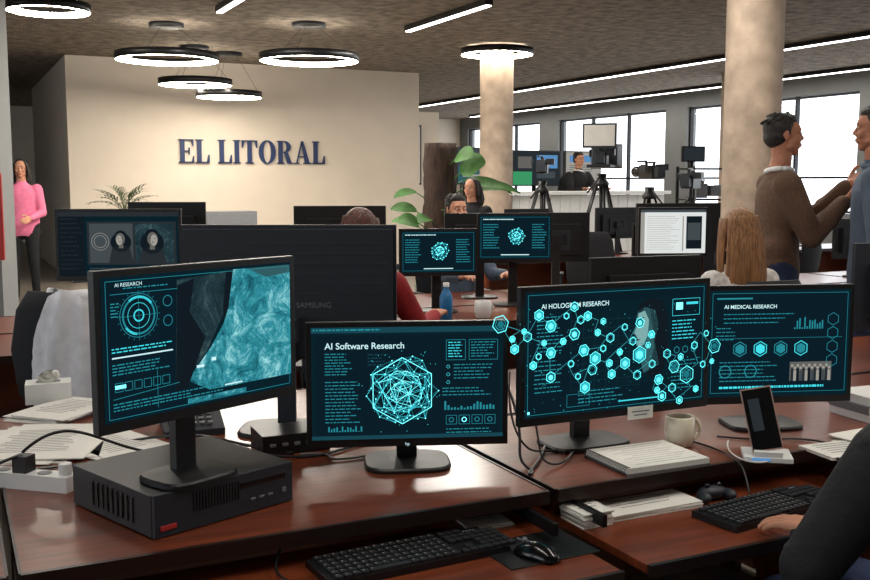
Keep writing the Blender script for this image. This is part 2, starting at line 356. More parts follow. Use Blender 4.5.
# ------------------------------------------------------------------ screen graphics
class G:
    def __init__(s,W,H): s.b=MB(); s.W=W; s.H=H; s.k=0
    def P(s,x,y): return ((x-.5)*s.W,-s.k,(.5-y)*s.H)
    def up(s): s.k+=.0003
    def rect(s,x0,y0,x1,y1,m): s.b.poly([s.P(x0,y1),s.P(x1,y1),s.P(x1,y0),s.P(x0,y0)],m)
    def poly(s,pts,m): s.b.poly([s.P(*p) for p in pts],m)
    def line(s,p,q,t,m):
        a=V(s.P(*p)); c=V(s.P(*q)); d=c-a
        if d.length<1e-6: return
        n=V((-d.z,0,d.x)).normalized()*t/2; s.b.poly([a-n,c-n,c+n,a+n],m)
    def frame(s,x0,y0,x1,y1,m,t=.0012):
        for p,q in (((x0,y0),(x1,y0)),((x1,y0),(x1,y1)),((x1,y1),(x0,y1)),((x0,y1),(x0,y0))): s.line(p,q,t,m)
    def ngon(s,x,y,r,n,m,rot=0,ry=None):
        c=V(s.P(x,y)); ry=ry or r; s.b.poly([c+V((r*math.cos(rot+2*math.pi*i/n),0,ry*math.sin(rot+2*math.pi*i/n))) for i in range(n)],m)
    def ring(s,x,y,r,t,m,n=32,rot=0,a0=0,a1=1):
        c=V(s.P(x,y))
        for i in range(n):
            if not(a0<=i/n<a1): continue
            a=rot+2*math.pi*i/n; e=rot+2*math.pi*(i+1)/n
            f=lambda q,rr:c+V((rr*math.cos(q),0,rr*math.sin(q)))
            s.b.poly([f(a,r-t),f(a,r),f(e,r),f(e,r-t)],m)
    def text(s,x0,y0,x1,n,m,dy=.022,th=.008):
        for i in range(n):
            x=x0; y=y0+i*dy; end=x1-random.random()*(x1-x0)*.35
            while x<end:
                l=random.uniform(.008,.035); s.rect(x,y,min(x+l,end),y+th,m); x+=l+.006
    def net(s,x,y,r,n,m,md,md2,lt=.0009,dots=.0025,spike=0):
        pts=[]
        for i in range(n):
            z=1-2*(i+.5)/n; a=i*2.39996; q=math.sqrt(1-z*z); k=1+spike*(random.random()-.5); pts.append((q*math.cos(a)*k,z*k,q*math.sin(a)*k))
        pr=[(x+p[0]*r/s.W,y+p[1]*r/s.H) for p in pts]
        for i in range(n):
            ds=sorted(range(n),key=lambda j:sum((pts[i][k]-pts[j][k])**2 for k in range(3)))[1:6]
            for j in ds:
                if j>i: s.line(pr[i],pr[j],lt,m if pts[i][2]>0 else md2)
        s.up()
        for p in pr: s.ngon(p[0],p[1],dots,6,md)
    def portrait(s,x,y,r,side=1):
        s.ngon(x,y+.10*r/.05,r*1.9,20,'sdk',0,r*1.8); s.poly([(x-2.3*r/s.W,.80),(x-1.6*r/s.W,y+1.5*r/s.H),(x,y+.9*r/s.H),(x+1.6*r/s.W,y+1.5*r/s.H),(x+2.3*r/s.W,.80)],'sgrey2'); s.up()
        s.ngon(x,y-.15*r/s.H,r*1.25,24,'sdk',0,r*1.45); s.up()
        s.ngon(x+side*.1*r/s.W,y,r*.85,24,'sphotod',0,r*1.1); s.poly([(x-.3*r/s.W,y+.8*r/s.H),(x+.35*r/s.W,y+.8*r/s.H),(x+.45*r/s.W,y+1.7*r/s.H),(x-.4*r/s.W,y+1.7*r/s.H)],'sphotod'); s.up()
        s.ngon(x+side*.3*r/s.W,y+.02,r*.55,20,'sphoto',0,r*.9); s.up()
        for k in (-.25,.45): s.ngon(x+side*k*r/s.W,y-.1*r/s.H,r*.13,8,'sdk',0,r*.07)
        s.ngon(x+side*.15*r/s.W,y+.5*r/s.H,r*.22,8,'sdk',0,r*.06)
def txt(parent,string,x,y,z,size,mat,bold=0,flip=False,name='caption'):
    c=bpy.data.curves.new(name,'FONT'); c.body=string; c.size=size; c.offset=bold
    c.materials.append(M[mat]); o=bpy.data.objects.new(name,c); COL.objects.link(o); o.parent=parent
    o.location=(x,y,z); o.rotation_euler=(R(90),0,math.pi if flip else 0)
    return o

def monitor(x,y,yaw,W,H,zt,base_z=DZ,back=.10,draw=None,style='flat',baseW=.24,baseD=.18,logo=None,bez=.014,body='black',neckx=0):
    e=empty('computer_monitor',(x,y,base_z),R(yaw)); zc=zt-H/2-base_z
    b=MB()
    b.box((0,.011,zc),(W,.022,H),body)
    if style=='curved':
        b.box((0,.03,zc),(W*.965,.03,H*.94),body)
        for k in range(1,12): b.box((0,.0455,zc-H*.44+k*H*.073),(W*.93,.0010,.002),'dark')
    else:
        b.box((0,.03,zc-H*.04),(W*.72,.035,H*.62),body); b.box((0,.05,zc-H*.06),(W*.4,.02,H*.4),'dark')
        for k in range(6): b.box((0,.061,zc+H*.05-k*.012),(W*.3,.003,.004),'blackg')
    nz=zc-.02 if style!='curved' else zc-.11
    b.box((neckx,back*.5+.03,nz),(.07,back*.6+.03,.07),body)
    b.box((neckx,back,(nz+.01)/2+.006),(.055,.025,nz),body)
    b.build('housing',(0,0,0),0,e,bevel=.003)
    s=MB()
    prof=[]
    for i in range(24):
        a=2*math.pi*i/24; cx=abs(math.cos(a))**.5*math.copysign(1,math.cos(a)); sy=abs(math.sin(a))**.5*math.copysign(1,math.sin(a))
        prof.append((cx*baseW/2,sy*baseD/2))
    s.loft([[V((neckx+p[0]*k,back-.02+p[1]*k,z)) for p in prof] for k,z in ((1,0),(1,.008),(.96,.013),(.4,.018))],'black',smooth=False)
    s.build('stand_base',(0,0,0),0,e)
    sw,sh=W-2*bez,H-2*bez-.008
    g=G(sw,sh)
    if draw:
        g.rect(0,0,1,1,'sbg'); g.up(); draw(g,e,sw,sh,zc+.004)
    else: g.rect(0,0,1,1,'blackg')
    g.b.build('display_image',(0,-.0006,zc+.004),0,e)
    if logo: txt(e,logo[0],logo[1],.0475 if style=='curved' else -.0008,zc+logo[2],logo[3],logo[4],flip=(style=='curved'),name='logo')
    return e
def T(e,s,fx,fy,size,mat,sw,sh,zc,bold=0): txt(e,s,(fx-.5)*sw,-.003,zc+(.5-fy)*sh,size,mat,bold)

def d_left(g,e,sw,sh,zc):
    g.rect(.01,.02,.38,.99,'sbg2'); g.up()
    g.poly([(.36,.06),(.62,.03),(.60,.35),(.50,.62),(.34,.86)],'swirld')
    g.poly([(.62,.02),(.995,.02),(.995,.90),(.52,.90),(.40,.80),(.53,.58),(.60,.42)],'swirl'); g.up()
    g.poly([(.36,.10),(.45,.06),(.42,.30),(.50,.50),(.40,.86),(.34,.86)],'sdk'); g.poly([(.62,.02),(.66,.02),(.63,.30),(.60,.42),(.60,.3)],'sdk'); g.poly([(.74,.02),(.995,.02),(.995,.08),(.85,.10)],'sfaced'); g.up()
    T(e,'AI RESEARCH',.06,.07,.011,'sw',sw,sh,zc)
    g.text(.1,.08,.34,1,'sd'); g.line((.04,.12),(.36,.12),.0012,'sd')
    for r,t,m in ((.046,.0014,'sd'),(.040,.004,'sd'),(.027,.0012,'st'),(.013,.003,'st')): g.ring(.17,.28,r,t,m,40)
    g.ring(.17,.28,.041,.005,'st',40,a0=.1,a1=.35); g.ring(.17,.28,.041,.005,'st',40,a0=.6,a1=.72)
    for k in range(24):
        a=k*math.pi/12; g.line((.17+.048*math.cos(a)/sw,.28+.048*math.sin(a)/sh),(.17+.052*math.cos(a)/sw,.28+.052*math.sin(a)/sh),.0009,'sd')
    g.line((.08,.28),(.26,.28),.0008,'sd'); g.line((.17,.13),(.17,.45),.0008,'sd')
    g.ring(.31,.2,.012,.0016,'sd'); g.ring(.31,.34,.012,.0016,'sd'); g.text(.04,.18,.08,5,'sd')
    g.text(.04,.49,.34,2,'st'); g.rect(.04,.55,.33,.56,'sw'); g.text(.04,.60,.34,4,'sd')
    for k in range(6): g.frame(.05+.045*k,.73,.085+.045*k,.79,'sd')
    g.rect(.05,.745,.10,.77,'sb'); g.line((.04,.84),(.36,.80),.0012,'sd'); g.text(.04,.87,.6,3,'sd')
    g.line((.25,.95),(.25,.68),.001,'sd'); g.frame(.02,.03,.985,.975,'sd'); g.rect(.45,.7,.49,.72,'sw'); g.rect(.53,.66,.555,.685,'sw'); g.rect(.60,.88,.7,.89,'sw')
    g.rect(.4,.935,.72,.97,'swirl')
def d_hp(g,e,sw,sh,zc):
    g.rect(0,0,1,.05,'spanel'); g.rect(.02,.075,.98,.97,'sbg2'); g.up(); g.text(.01,.015,.5,1,'sd',th=.014)
    T(e,'AI Software Research',.07,.19,.024,'sw',sw,sh,zc,.0002)
    g.text(.07,.23,.22,8,'sd',dy=.026); g.text(.07,.48,.26,13,'sd',dy=.03); g.text(.29,.24,.4,4,'spanel',dy=.03)
    for k in range(14): g.rect(.07+k*.014,.93-.05*abs(math.sin(k*1.3)),.078+k*.014,.93,'sd')
    g.net(.47,.57,.088,70,'st','sb','sd',.0009,.0019,.3)
    g.net(.47,.57,.06,26,'sb','sb','st',.0009,.0016,.3)
    g.net(.47,.57,.03,12,'sb','sw','st',.0008,.0014,.2)
    c6=[(.47+.09*math.cos(math.pi/6+k*math.pi/3)/sw,.57+.09*math.sin(math.pi/6+k*math.pi/3)/sh) for k in range(6)]
    for k in range(6):
        g.line(c6[k],c6[(k+1)%6],.0016,'sb'); g.line(c6[k],c6[(k+2)%6],.0012,'st')
    for k in range(26):
        a=random.random()*6.28; r=random.uniform(.09,.125); g.ngon(.47+r*math.cos(a)/sw,.57+r*math.sin(a)/sh,.0011,5,'st')
    g.frame(.70,.12,.80,.30,'sd'); g.text(.71,.14,.79,6,'st',dy=.025); g.frame(.82,.12,.97,.3,'sd'); g.text(.83,.14,.96,6,'sd',dy=.025)
    for k in range(3): g.ring(.71,.36+k*.07,.005,.001,'st',6)
    g.text(.74,.34,.96,5,'sd',dy=.03); g.text(.68,.55,.96,3,'sd',dy=.03)
    for k in range(16): g.rect(.69+k*.017,.74-.07*random.random(),.70+k*.017,.75,'sd')
    for k in range(4): g.frame(.70+k*.068,.80,.755+k*.068,.88,'sd'); g.ring(.727+k*.068,.84,.007,.002,'sb' if k==1 else 'sd',14)
    g.text(.70,.92,.96,2,'sd',dy=.03); g.rect(0,.965,1,1,'spanel')
def d_big(g,e,sw,sh,zc):
    g.rect(.02,.03,.98,.97,'sbg2'); g.up(); g.frame(.015,.025,.985,.975,'sd'); g.rect(.3,.1,.8,.8,'sbg')
    T(e,'AI HOLOGRAM RESEARCH',.08,.135,.018,'sw',sw,sh,zc,.0002)
    g.text(.06,.2,.2,10,'sd',dy=.03); g.text(.05,.55,.2,8,'sd',dy=.035); g.text(.28,.82,.55,4,'sd',dy=.03); g.up()
    for k in range(9): g.line((.24,.25+k*.07),(.62,.25+k*.07),.0005,'spanel')
    for k in range(7): g.line((.24+k*.063,.22),(.24+k*.063,.82),.0005,'spanel')
    g.poly([(.60,.16),(.66,.10),(.74,.12),(.775,.25),(.78,.5),(.75,.74),(.66,.76),(.70,.5),(.68,.3),(.62,.3)],'sdk')
    g.poly([(.605,.20),(.64,.17),(.70,.2),(.72,.33),(.70,.46),(.73,.66),(.64,.72),(.62,.60),(.635,.52),(.605,.52),(.592,.47),(.60,.44),(.588,.40),(.575,.385),(.595,.31),(.593,.25)],'sfaced'); g.up()
    g.poly([(.605,.22),(.64,.2),(.665,.28),(.66,.4),(.64,.48),(.607,.50),(.597,.46),(.603,.43),(.592,.395),(.582,.382),(.60,.31)],'sface'); g.up()
    g.poly([(.608,.29),(.63,.285),(.632,.30),(.61,.305)],'sdk'); g.poly([(.605,.262),(.636,.25),(.638,.258),(.606,.272)],'sdk'); g.poly([(.596,.432),(.62,.437),(.60,.448)],'sdk')
    g.frame(.80,.12,.96,.26,'st'); g.rect(.82,.15,.86,.21,'sb'); g.rect(.88,.15,.95,.17,'st'); g.text(.8,.3,.96,6,'st',dy=.03)
    for k in range(3): g.ring(.83+k*.05,.55,.01,.002,'sd',20)
    g.text(.8,.64,.96,8,'sd',dy=.033); g.frame(.22,.84,.34,.94,'sd'); g.rect(.5,.93,.75,.94,'st')
    g.ngon(.02,.955,.004,12,'sb')
def d_right(g,e,sw,sh,zc):
    g.rect(.02,.03,.98,.97,'sbg2'); g.up(); g.frame(.02,.03,.98,.96,'sd'); g.rect(.05,.07,.3,.085,'sd')
    T(e,'AI MEDICAL RESEARCH',.10,.17,.016,'sw',sw,sh,zc,.0002)
    g.text(.1,.22,.6,3,'sd',dy=.04); g.text(.05,.35,.2,4,'sd',dy=.035); g.line((.05,.45),(.95,.45),.001,'sd')
    for k in range(4): g.ring(.22+k*.145,.55,.024,.003,'st' if k%2 else 'sd',6,rot=.52); g.ngon(.22+k*.145,.55,.016,6,'sd' if k!=1 else 'st',.52)
    for k in range(4): g.ring(.88,.28+k*.13,.02,.002,'sd',6,rot=.52)
    for k in range(12): g.rect(.60+k*.018,.36-.12*random.random(),.61+k*.018,.37,'sd')
    g.text(.08,.67,.5,6,'sd',dy=.035); g.rect(.58,.68,.88,.86,'sphotod'); g.up()
    for k in range(14):
        x=.597+k*.0205; y=.715+.022*(k%2); m=('sgrey2','sphoto','sdk','sgrey')[k%4]
        g.ngon(x,y,.0045,8,'sphoto'); g.poly([(x-.010,.86),(x-.009,y+.03),(x,y+.018),(x+.009,y+.03),(x+.010,.86)],m)
    g.text(.08,.9,.9,1,'st',th=.02); g.ring(.12,.76,.02,.003,'sd',20); g.ring(.3,.76,.02,.003,'sd',20)
def d_net(g,e,sw,sh,zc):
    g.rect(.02,.04,.98,.96,'sbg2'); g.up(); g.frame(.02,.04,.98,.96,'sd'); g.text(.05,.08,.5,1,'sw',th=.02); g.text(.05,.2,.28,10,'sd',dy=.06,th=.02)
    g.net(.52,.48,.05,26,'st','sb','sd',.0016,.003,.3); g.net(.52,.48,.028,12,'sb','sb','st',.0016,.0025,.3); g.text(.74,.2,.95,10,'sd',dy=.06,th=.02); g.rect(.3,.9,.7,.92,'sw')
def d_photo(g,e,sw,sh,zc):
    g.rect(0,0,1,.07,'sgrey2'); g.rect(0,.07,.22,1,'sdk'); g.text(.02,.1,.2,12,'sgrey2',dy=.07,th=.02); g.rect(.24,.15,.98,.82,'sgrey2'); g.up(); g.rect(.26,.18,.62,.79,'sgrey'); g.rect(.64,.18,.96,.79,'swirld'); g.up()
    g.portrait(.52,.42,.026,-1); g.portrait(.78,.42,.03,1)
    for r in (.03,.042): g.ring(.35,.46,r,.002,'sphoto',24)
    g.text(.26,.87,.95,3,'sgrey',dy=.04,th=.015)
def d_doc(g,e,sw,sh,zc):
    g.rect(0,0,1,1,'swh'); g.up(); g.rect(0,0,1,.06,'sgrey'); g.rect(.0,.06,.06,1,'sphoto'); g.text(.1,.15,.6,16,'sphoto',dy=.05,th=.01); g.rect(.64,.15,.66,.95,'sphoto'); g.rect(.7,.15,.94,.9,'sdk'); g.up(); g.rect(.72,.3,.92,.7,'sgrey')

monitor(-.507,2.18,51.2,.54,.335,1.342,base_z=.85,back=.09,draw=d_left,baseW=.2,baseD=.16)
monitor(-.072,2.625,5.4,.54,.338,1.150,back=.07,draw=d_hp,baseW=.235,baseD=.20,logo=('hp',-.008,-.166,.012,'sw'))
m3=monitor(.508,2.73,24.7,.625,.375,1.243,back=.19,draw=d_big,baseW=.26,baseD=.18)
monitor(1.045,3.0,7,.475,.362,1.208,back=.13,draw=d_right)
monitor(-.455,3.12,180,.67,.42,1.385,back=.10,style='curved',body='dark',logo=('SAMSUNG',-.025,-.045,.024,'grey'),baseW=.3,baseD=.22)
monitor(.83,3.95,200,.50,.30,1.225,back=.09)
monitor(1.99,4.25,198,.52,.37,1.262,back=.09,body='dark')
monitor(-1.52,4.8,2,.60,.345,1.387,back=.1,draw=d_photo)
monitor(-1.48,5.55,185,.42,.33,1.405,back=.1)
monitor(.02,5.8,8,.46,.275,1.245,back=.09,draw=d_net)
monitor(.49,6.12,4,.465,.30,1.325,back=.09,draw=d_net)
monitor(.29,6.62,186,.46,.33,1.31,back=.05); monitor(.80,6.72,188,.48,.33,1.31,back=.05)
monitor(-.58,6.12,184,.56,.34,1.37,back=.05)
monitor(1.50,6.3,6,.45,.31,1.355,back=.09,draw=d_doc)
monitor(1.72,7.1,196,.66,.35,1.365,back=.05)
for u in (5.3,6.4,7.3,8.3,9.2):
    p=B(u,8.75); monitor(p.x,p.y,206,.52,.33,1.24,back=.05)
for u in (4.6,5.4,6.6):
    p=B(u,5.75); monitor(p.x,p.y,206+random.uniform(-8,8),.52,.32,1.22,back=.05)

def holo():
    W,H=.597,.34; zc=1.243-.375/2
    g=G(W,H)
    pts=[(-.15,.22,1.4,1),(-.08,.42,.8,0),(.04,.17,.9,0),(.10,.26,1,0),(.22,.12,.8,0),(.29,.2,.8,0),(.10,.47,.9,0),(-.02,.33,.8,1),(.10,.66,.9,0),(.27,.47,1,0),(.33,.54,1.1,0),(.42,.68,.8,0),(.57,.28,.9,0),(.57,.54,1.4,0),(.49,.6,1,0),(.68,.76,.9,0),(.7,.9,.9,0),(.84,.74,1.5,1),(1.0,.52,1.3,1),(.88,.5,.7,1),(.80,.95,.7,0),(.63,.38,.7,0),(.72,.55,.8,1),(.27,.76,1,0),(.21,.33,1,0),(.4,.38,.8,1),(.0,.55,.7,0),(.76,.66,1.1,1),(.24,.22,.7,1),(.55,.70,.8,1),
      (.15,.38,.6,0),(.33,.33,.6,0),(.36,.46,.6,1),(.45,.5,.6,0),(.52,.42,.7,1),(.63,.62,.7,1),(.19,.56,.6,1),(-.05,.28,.5,0),(.05,.38,.5,0),(.66,.84,.6,0),(.79,.58,.6,0),(.92,.66,.6,1),
      (.30,.62,.9,1),(.47,.30,.6,1),(.16,.18,.55,1),(-.11,.33,.55,0),(.02,.48,.55,1),(.39,.58,.65,0),(.60,.46,.55,0),(.88,.86,.6,0),(.74,.83,.8,1),(.97,.64,.5,0),(.35,.24,.55,0),(.22,.66,.55,1),(.93,.40,.55,1)]
    es=set()
    for i,p in enumerate(pts):
        ds=sorted(range(len(pts)),key=lambda j:((pts[j][0]-p[0])*W)**2+((pts[j][1]-p[1])*H)**2)[1:3]
        for j in ds: es.add((min(i,j),max(i,j)))
    for i,j in es: g.line(pts[i][:2],pts[j][:2],.0013,'holol')
    g.up()
    for i,(x,y,s,o) in enumerate(pts):
        r=.0175*s; rt=.52 if i%3 else .2
        g.ring(x,y,r,.0022,'holo',6,rot=rt)
        if not o: g.k+=.0004; g.ngon(x,y,r*.78,6,'holof' if i%4 else 'holod',rt); g.k+=.0003; g.ngon(x-.001,y+.002,r*.48,6,'holo',rt+.2)
        else:
            g.ring(x,y,r*.66,.0012,'holof',6,rot=rt)
            if s>1: g.k+=.0004; g.ngon(x,y,r*.4,6,'holod',rt)
    for k in range(170):
        g.ngon(random.uniform(-.1,1.0),random.uniform(.1,.95),random.uniform(.0006,.0015),6,'holof')
    o=g.b.build('hexagon_network_hologram',(0,0,0),R(24.7)); d=Matrix.Rotation(R(24.7),3,'Z')@V((0,-.03,0))
    o.location=(.508+d.x,2.73+d.y,zc+.004)
holo()

# ------------------------------------------------------------------ small desk objects
def computer():
    b=MB(); L,D,H=.38,.35,.10
    b.box((0,0,H/2),(L,D,H-.006),'black'); b.box((0,-D/2-.004,H/2),(L-.004,.012,H-.004),'dark')
    for k in range(16): b.box((-L/2+.10+k*.008,-D/2-.0105,H*.62),(.003,.003,.045),'blackg')
    for k in range(9): b.box((-L/2-.0015,-.1+k*.022,H/2),(.003,.006,.06),'blackg')
    b.box((L/2-.09,-D/2-.0105,H*.7),(.13,.003,.014),'blackg'); b.box((L/2-.03,-D/2-.0115,H*.35),(.012,.003,.012),'grey')
    for k in range(3): b.box((L/2-.07-k*.025,-D/2-.0115,H*.33),(.014,.003,.006),'grey')
    b.box((-L/2+.035,-D/2-.0115,.022),(.04,.003,.012),'red')
    for x in (-1,1):
        for y in (-1,1): b.cyl((x*.15,y*.13,0),(x*.15,y*.13,.01),.014,mat='blackg')
    b.build('desktop_computer',(-.608,2.345,DZ),R(46.7),bevel=.003)
computer()
def keyboard(x,y,z,yaw,L=.445,D=.145):
    b=MB(); b.box((0,0,.009),(L,D,.016),'black')
    rows=6
    for r in range(rows):
        n=15; xx=-L/2+.012; yy=D/2-.018-r*.0225-(.004 if r else 0)
        kw=(L*.68)/n
        c=0
        while c<n:
            w=kw
            if r==5 and c==4: w=kw*5
            b.box((xx+w/2,yy,.021),(w-.0035,.0175,.008),'key'); b.box((xx+kw/2-.002,yy+.003,.0253),(.003,.004,.0006),'keyl')
            xx+=w; c+= 5 if w>kw*2 else 1
        for k in range(3):
            if r in(0,1,2,4,5) and not(r==4 and k!=1): b.box((-L/2+.012+L*.70+kw*(k+.5),yy,.021),(kw-.0035,.0175,.008),'key')
        for k in range(4): b.box((-L/2+.012+L*.775+.01+kw*(k+.5)-.004+L*.045,yy,.021),(kw-.0035,.0175,.008),'key') if r else b.box((L/2-.05+k*.009,yy,.019),(.004,.004,.002),'keyl')
    b.build('computer_keyboard',(x,y,z),R(yaw),bevel=.0012)
keyboard(-.057,2.178,TZ,29); keyboard(.86,2.515,TZ,33,L=.40)
def mouse(x,y,z,yaw):
    b=MB(); rings=[]
    for t,w,h in ((0,.014,.012),(.1,.024,.02),(.3,.031,.031),(.55,.031,.036),(.8,.028,.028),(.95,.02,.017),(1,.011,.01)):
        yy=.056-t*.112
        rings.append([V((w*math.cos(a),yy,h*max(math.sin(a),0)+(.001 if math.sin(a)<=0 else 0))) for a in [2*math.pi*i/24 for i in range(24)]])
    b.loft(rings,'blackg'); b.cyl((-.003,.035,.031),(.003,.035,.031),.007,mat='grey',n=14); b.box((0,.03,.0305),(.0012,.05,.004),'grey')
    b.build('computer_mouse',(x,y,z),R(yaw))
b=MB(); b.box((0,0,.0015),(.24,.17,.003),'black'); b.build('mouse_pad',(.235,2.245,TZ),R(28),bevel=.001)
mouse(.232,2.19,TZ+.003,52)
b=MB(); b.box((0,0,.003),(.27,.21,.006),'grey'); b.box((.002,0,.013),(.262,.206,.015),'paper')
for k in range(22): 
    pts=[(-.13+.012*math.cos(a),-.098+k*.0093,.011+.012*math.sin(a)) for a in [2*math.pi*i/10 for i in range(11)]]; b.tube(pts,.0011,'dmetal',5)
for k in range(10): b.box((.01,.085-k*.018,.0208),(.2-.04*(k%3),.0012,.0003),'ink')
b.build('spiral_notebook',(.585,2.70,DZ),R(24),bevel=.001)
def mug(x,y,z,mat='ceramic',s=1,yaw=0):
    b=MB(); b.lathe((0,0,0),[(.001,.002),(.03,0),(.038,.006),(.044,.04),(.042,.088),(.039,.09),(.0375,.086),(.039,.04),(.032,.012),(.001,.01)],mat,32)
    pts=[(.04+.028*math.sin(a),0,.047-.03*math.cos(a)) for a in [math.pi*i/12 for i in range(13)]]; b.tube(pts,.006,mat,10)
    b.lathe((0,0,.07),[(.001,0),(.039,0)],'soil',24)
    o=b.build('coffee_mug',(x,y,z),R(yaw)); o.scale=(s,s,s); return o
m=mug(.715,2.86,DZ,s=1.0,yaw=20)
mug(.27,5.6,DZ,'white',1.1,40); mug(2.3,6.9,DZ,'white',1,40)
e=empty('smartphone_on_stand',(.925,2.72,DZ),R(-12))
b=MB(); b.box((0,.01,.008),(.13,.11,.014),'white'); b.box((0,.065,.055),(.05,.008,.10),'white',rx=R(-18)); b.box((0,-.03,.022),(.075,.022,.016),'white'); b.box((-.02,-.046,.010),(.05,.003,.008),'sblue'); b.build('cradle',(0,0,0),0,e,bevel=.002)
b=MB(); b.box((0,0,.087),(.084,.008,.178),'rose'); b.box((0,-.0045,.087),(.077,.001,.169),'blackg'); b.box((-.012,-.0052,.10),(.03,.0004,.09),'sgrey2')
b.build('phone_body',(.0,-.018,.030),0,e,bevel=.003,rot=(R(-20),R(-12),R(0)))
def papers(name,x,y,z,yaw,n,w=.21,l=.297,spread=.02,mat='paper'):
    b=MB()
    for k in range(n):
        b.box((random.uniform(-spread,spread),random.uniform(-spread,spread),.0015+k*.003),(w,l,.0026),mat,rz=random.uniform(-.25,.25)*min(1,spread*25))
    for k in range(int(l*.7/.019)): b.box((0,l*.35-k*.019,n*.003+.0004),(w*random.uniform(.5,.7),.0025,.0003),'ink')
    return b.build(name,(x,y,z),R(yaw))
papers('paper_stack',-1.16,2.86,DZ,10,4,.3,.4,.04); papers('paper_stack',-1.24,3.28,DZ,-20,6); papers('paper_stack',-.93,2.84,DZ,50,3)
papers('paper_stack',1.17,2.80,DZ,20,3,.2,.14,.0); papers('paper_stack',1.38,2.92,DZ,35,5,.3,.21)
papers('paper_stack',.54,2.54,TZ,26,5,.3,.12,.004); papers('paper_stack',.38,2.44,TZ,26,12,.09,.1,.004); papers('paper_stack',.12,2.43,TZ,24,3,.12,.1,.003)
papers('paper_stack',-1.9,5.0,DZ,20,10); papers('paper_stack',.9,6.2,DZ,20,10); papers('paper_stack',2.7,6.8,DZ,20,12); papers('paper_stack',2.35,4.35,DZ,20,12)
b=MB(); b.box((0,0,.035),(.15,.10,.07),'white'); b.box((0,0,.0705),(.08,.03,.001),'grey')
b.loft([[V((.03*math.cos(a),.012*math.sin(a),.07)) for a in [2*math.pi*i/12 for i in range(12)]],[V((.04*math.cos(a),.02*math.sin(3*a),.09)) for a in [2*math.pi*i/12 for i in range(12)]],[V((.025*math.cos(a)+.01,.025*math.sin(2*a),.105)) for a in [2*math.pi*i/12 for i in range(12)]]],'paper')
b.build('tissue_box',(-1.36,3.46,DZ),R(20),bevel=.003)
b=MB(); 
for k,(mt,w) in enumerate((('white',.24),('grey',.25),('white',.22))): b.box((0,0,.013+k*.026),(w,.17,.022),'paper'); b.box((0,0,.013+k*.026+.0115),(w+.006,.176,.003),mt); b.box((0,0,.013+k*.026-.0115),(w+.006,.176,.003),mt); b.box((-w/2-.002,0,.013+k*.026),(.004,.176,.026),mt)
b.build('book_stack',(1.47,3.25,DZ+.001),R(20))
b=MB(); b.loft([[V((x,y,z)) for x,y,z in ((-.09,-.1,0),(.09,-.1,0),(.09,.1,0),(-.09,.1,0))],[V((x,y,z)) for x,y,z in ((-.09,-.1,.02),(.09,-.1,.02),(.09,.1,.08),(-.09,.1,.08))]],'dark',False)
for r in range(4):
    for c in range(3): b.box((.0+c*.024,-.07+r*.026,.035+r*.0078),(.016,.014,.006),'grey',rx=R(16))
b.box((.04,.06,.075),(.08,.045,.004),'spanel',rx=R(16))
b.loft([[V((-.06,y,z))+V((.022*math.cos(a),0,.014*math.sin(a))) for a in [2*math.pi*i/12 for i in range(12)]] for y,z in ((-.11,.05),(-.08,.055),(-.04,.072),(.04,.095),(.08,.1),(.11,.105))],'black')
b.build('desk_telephone',(-.76,3.06,DZ),R(20),bevel=.002)
b=MB(); b.box((0,0,.03),(.2,.14,.056),'black')
for k in range(5): b.box((-.07+k*.035,-.0715,.03),(.018,.003,.01),'grey')
b.build('docking_station',(-.42,2.84,DZ),R(24),bevel=.003)
b=MB(); b.box((0,0,.0),(.085,.002,.036),'paper'); b.box((0,-.0013,.004),(.06,.0004,.003),'ink'); b.box((0,-.0013,-.006),(.045,.0004,.003),'ink')
o=b.build('sticky_note',(0,0,0),0,m3); o.location=(.075,-.003,.105+.018)
b=MB(); b.box((0,0,.02),(.24,.05,.04),'white')
for k in range(3): b.cyl((-.08+k*.06,0,.04),(-.08+k*.06,0,.042),.018,mat='grey',n=20)
b.box((-.02,0,.06),(.04,.04,.045),'black'); b.cyl((.10,0,.04),(.10,0,.07),.016,mat='white'); b.build('power_strip',(-1.02,2.46,DZ),R(-15),bevel=.003)
def cable(pts,r,mat='black'):
    c=bpy.data.curves.new('cable','CURVE'); c.dimensions='3D'; c.bevel_depth=r; c.bevel_resolution=3
    s=c.splines.new('NURBS'); s.points.add(len(pts)-1)
    for i,p in enumerate(pts): s.points[i].co=(*p,1)
    s.use_endpoint_u=True; s.order_u=4; c.materials.append(M[mat])
    o=bpy.data.objects.new('cable',c); COL.objects.link(o)
z=DZ+.005
cable([(-1.04,2.46,.84),(-.98,2.50,.90),(-.90,2.58,.86),(-.82,2.68,.78),(-.75,2.75,z)],.004)
cable([(-1.25,2.3,z),(-1.15,2.38,z+.02),(-1.08,2.42,.84),(-1.04,2.46,.83)],.004)
cable([(-.9,2.9,z),(-.75,2.85,.79),(-.62,2.78,.80),(-.5,2.8,z),(-.4,2.76,z)],.004)
cable([(-.55,2.62,.8),(-.45,2.72,z),(-.3,2.7,z),(-.25,2.85,z),(-.1,2.95,z)],.004)
cable([(.2,2.85,.95),(.25,2.72,.85),(.21,2.66,z),(.28,2.58,z),(.22,2.52,z),(.30,2.7,z),(.33,2.9,z)],.004)
cable([(-.38,2.75,z),(-.28,2.78,z),(-.33,2.66,z),(-.2,2.72,z),(-.1,2.8,z)],.003,'grey')
cable([(.25,2.9,.98),(.30,2.75,.82),(.26,2.62,z),(.35,2.62,z),(.4,2.8,z)],.003)
cable([(.22,2.9,.96),(.20,2.75,.86),(.26,2.70,z),(.3,2.8,z),(.38,2.78,z)],.003)
cable([(-.34,2.235,.72),(-.345,2.16,.70),(-.35,2.10,.695),(-.34,2.05,.68),(-.28,2.02,.675)],.0028)
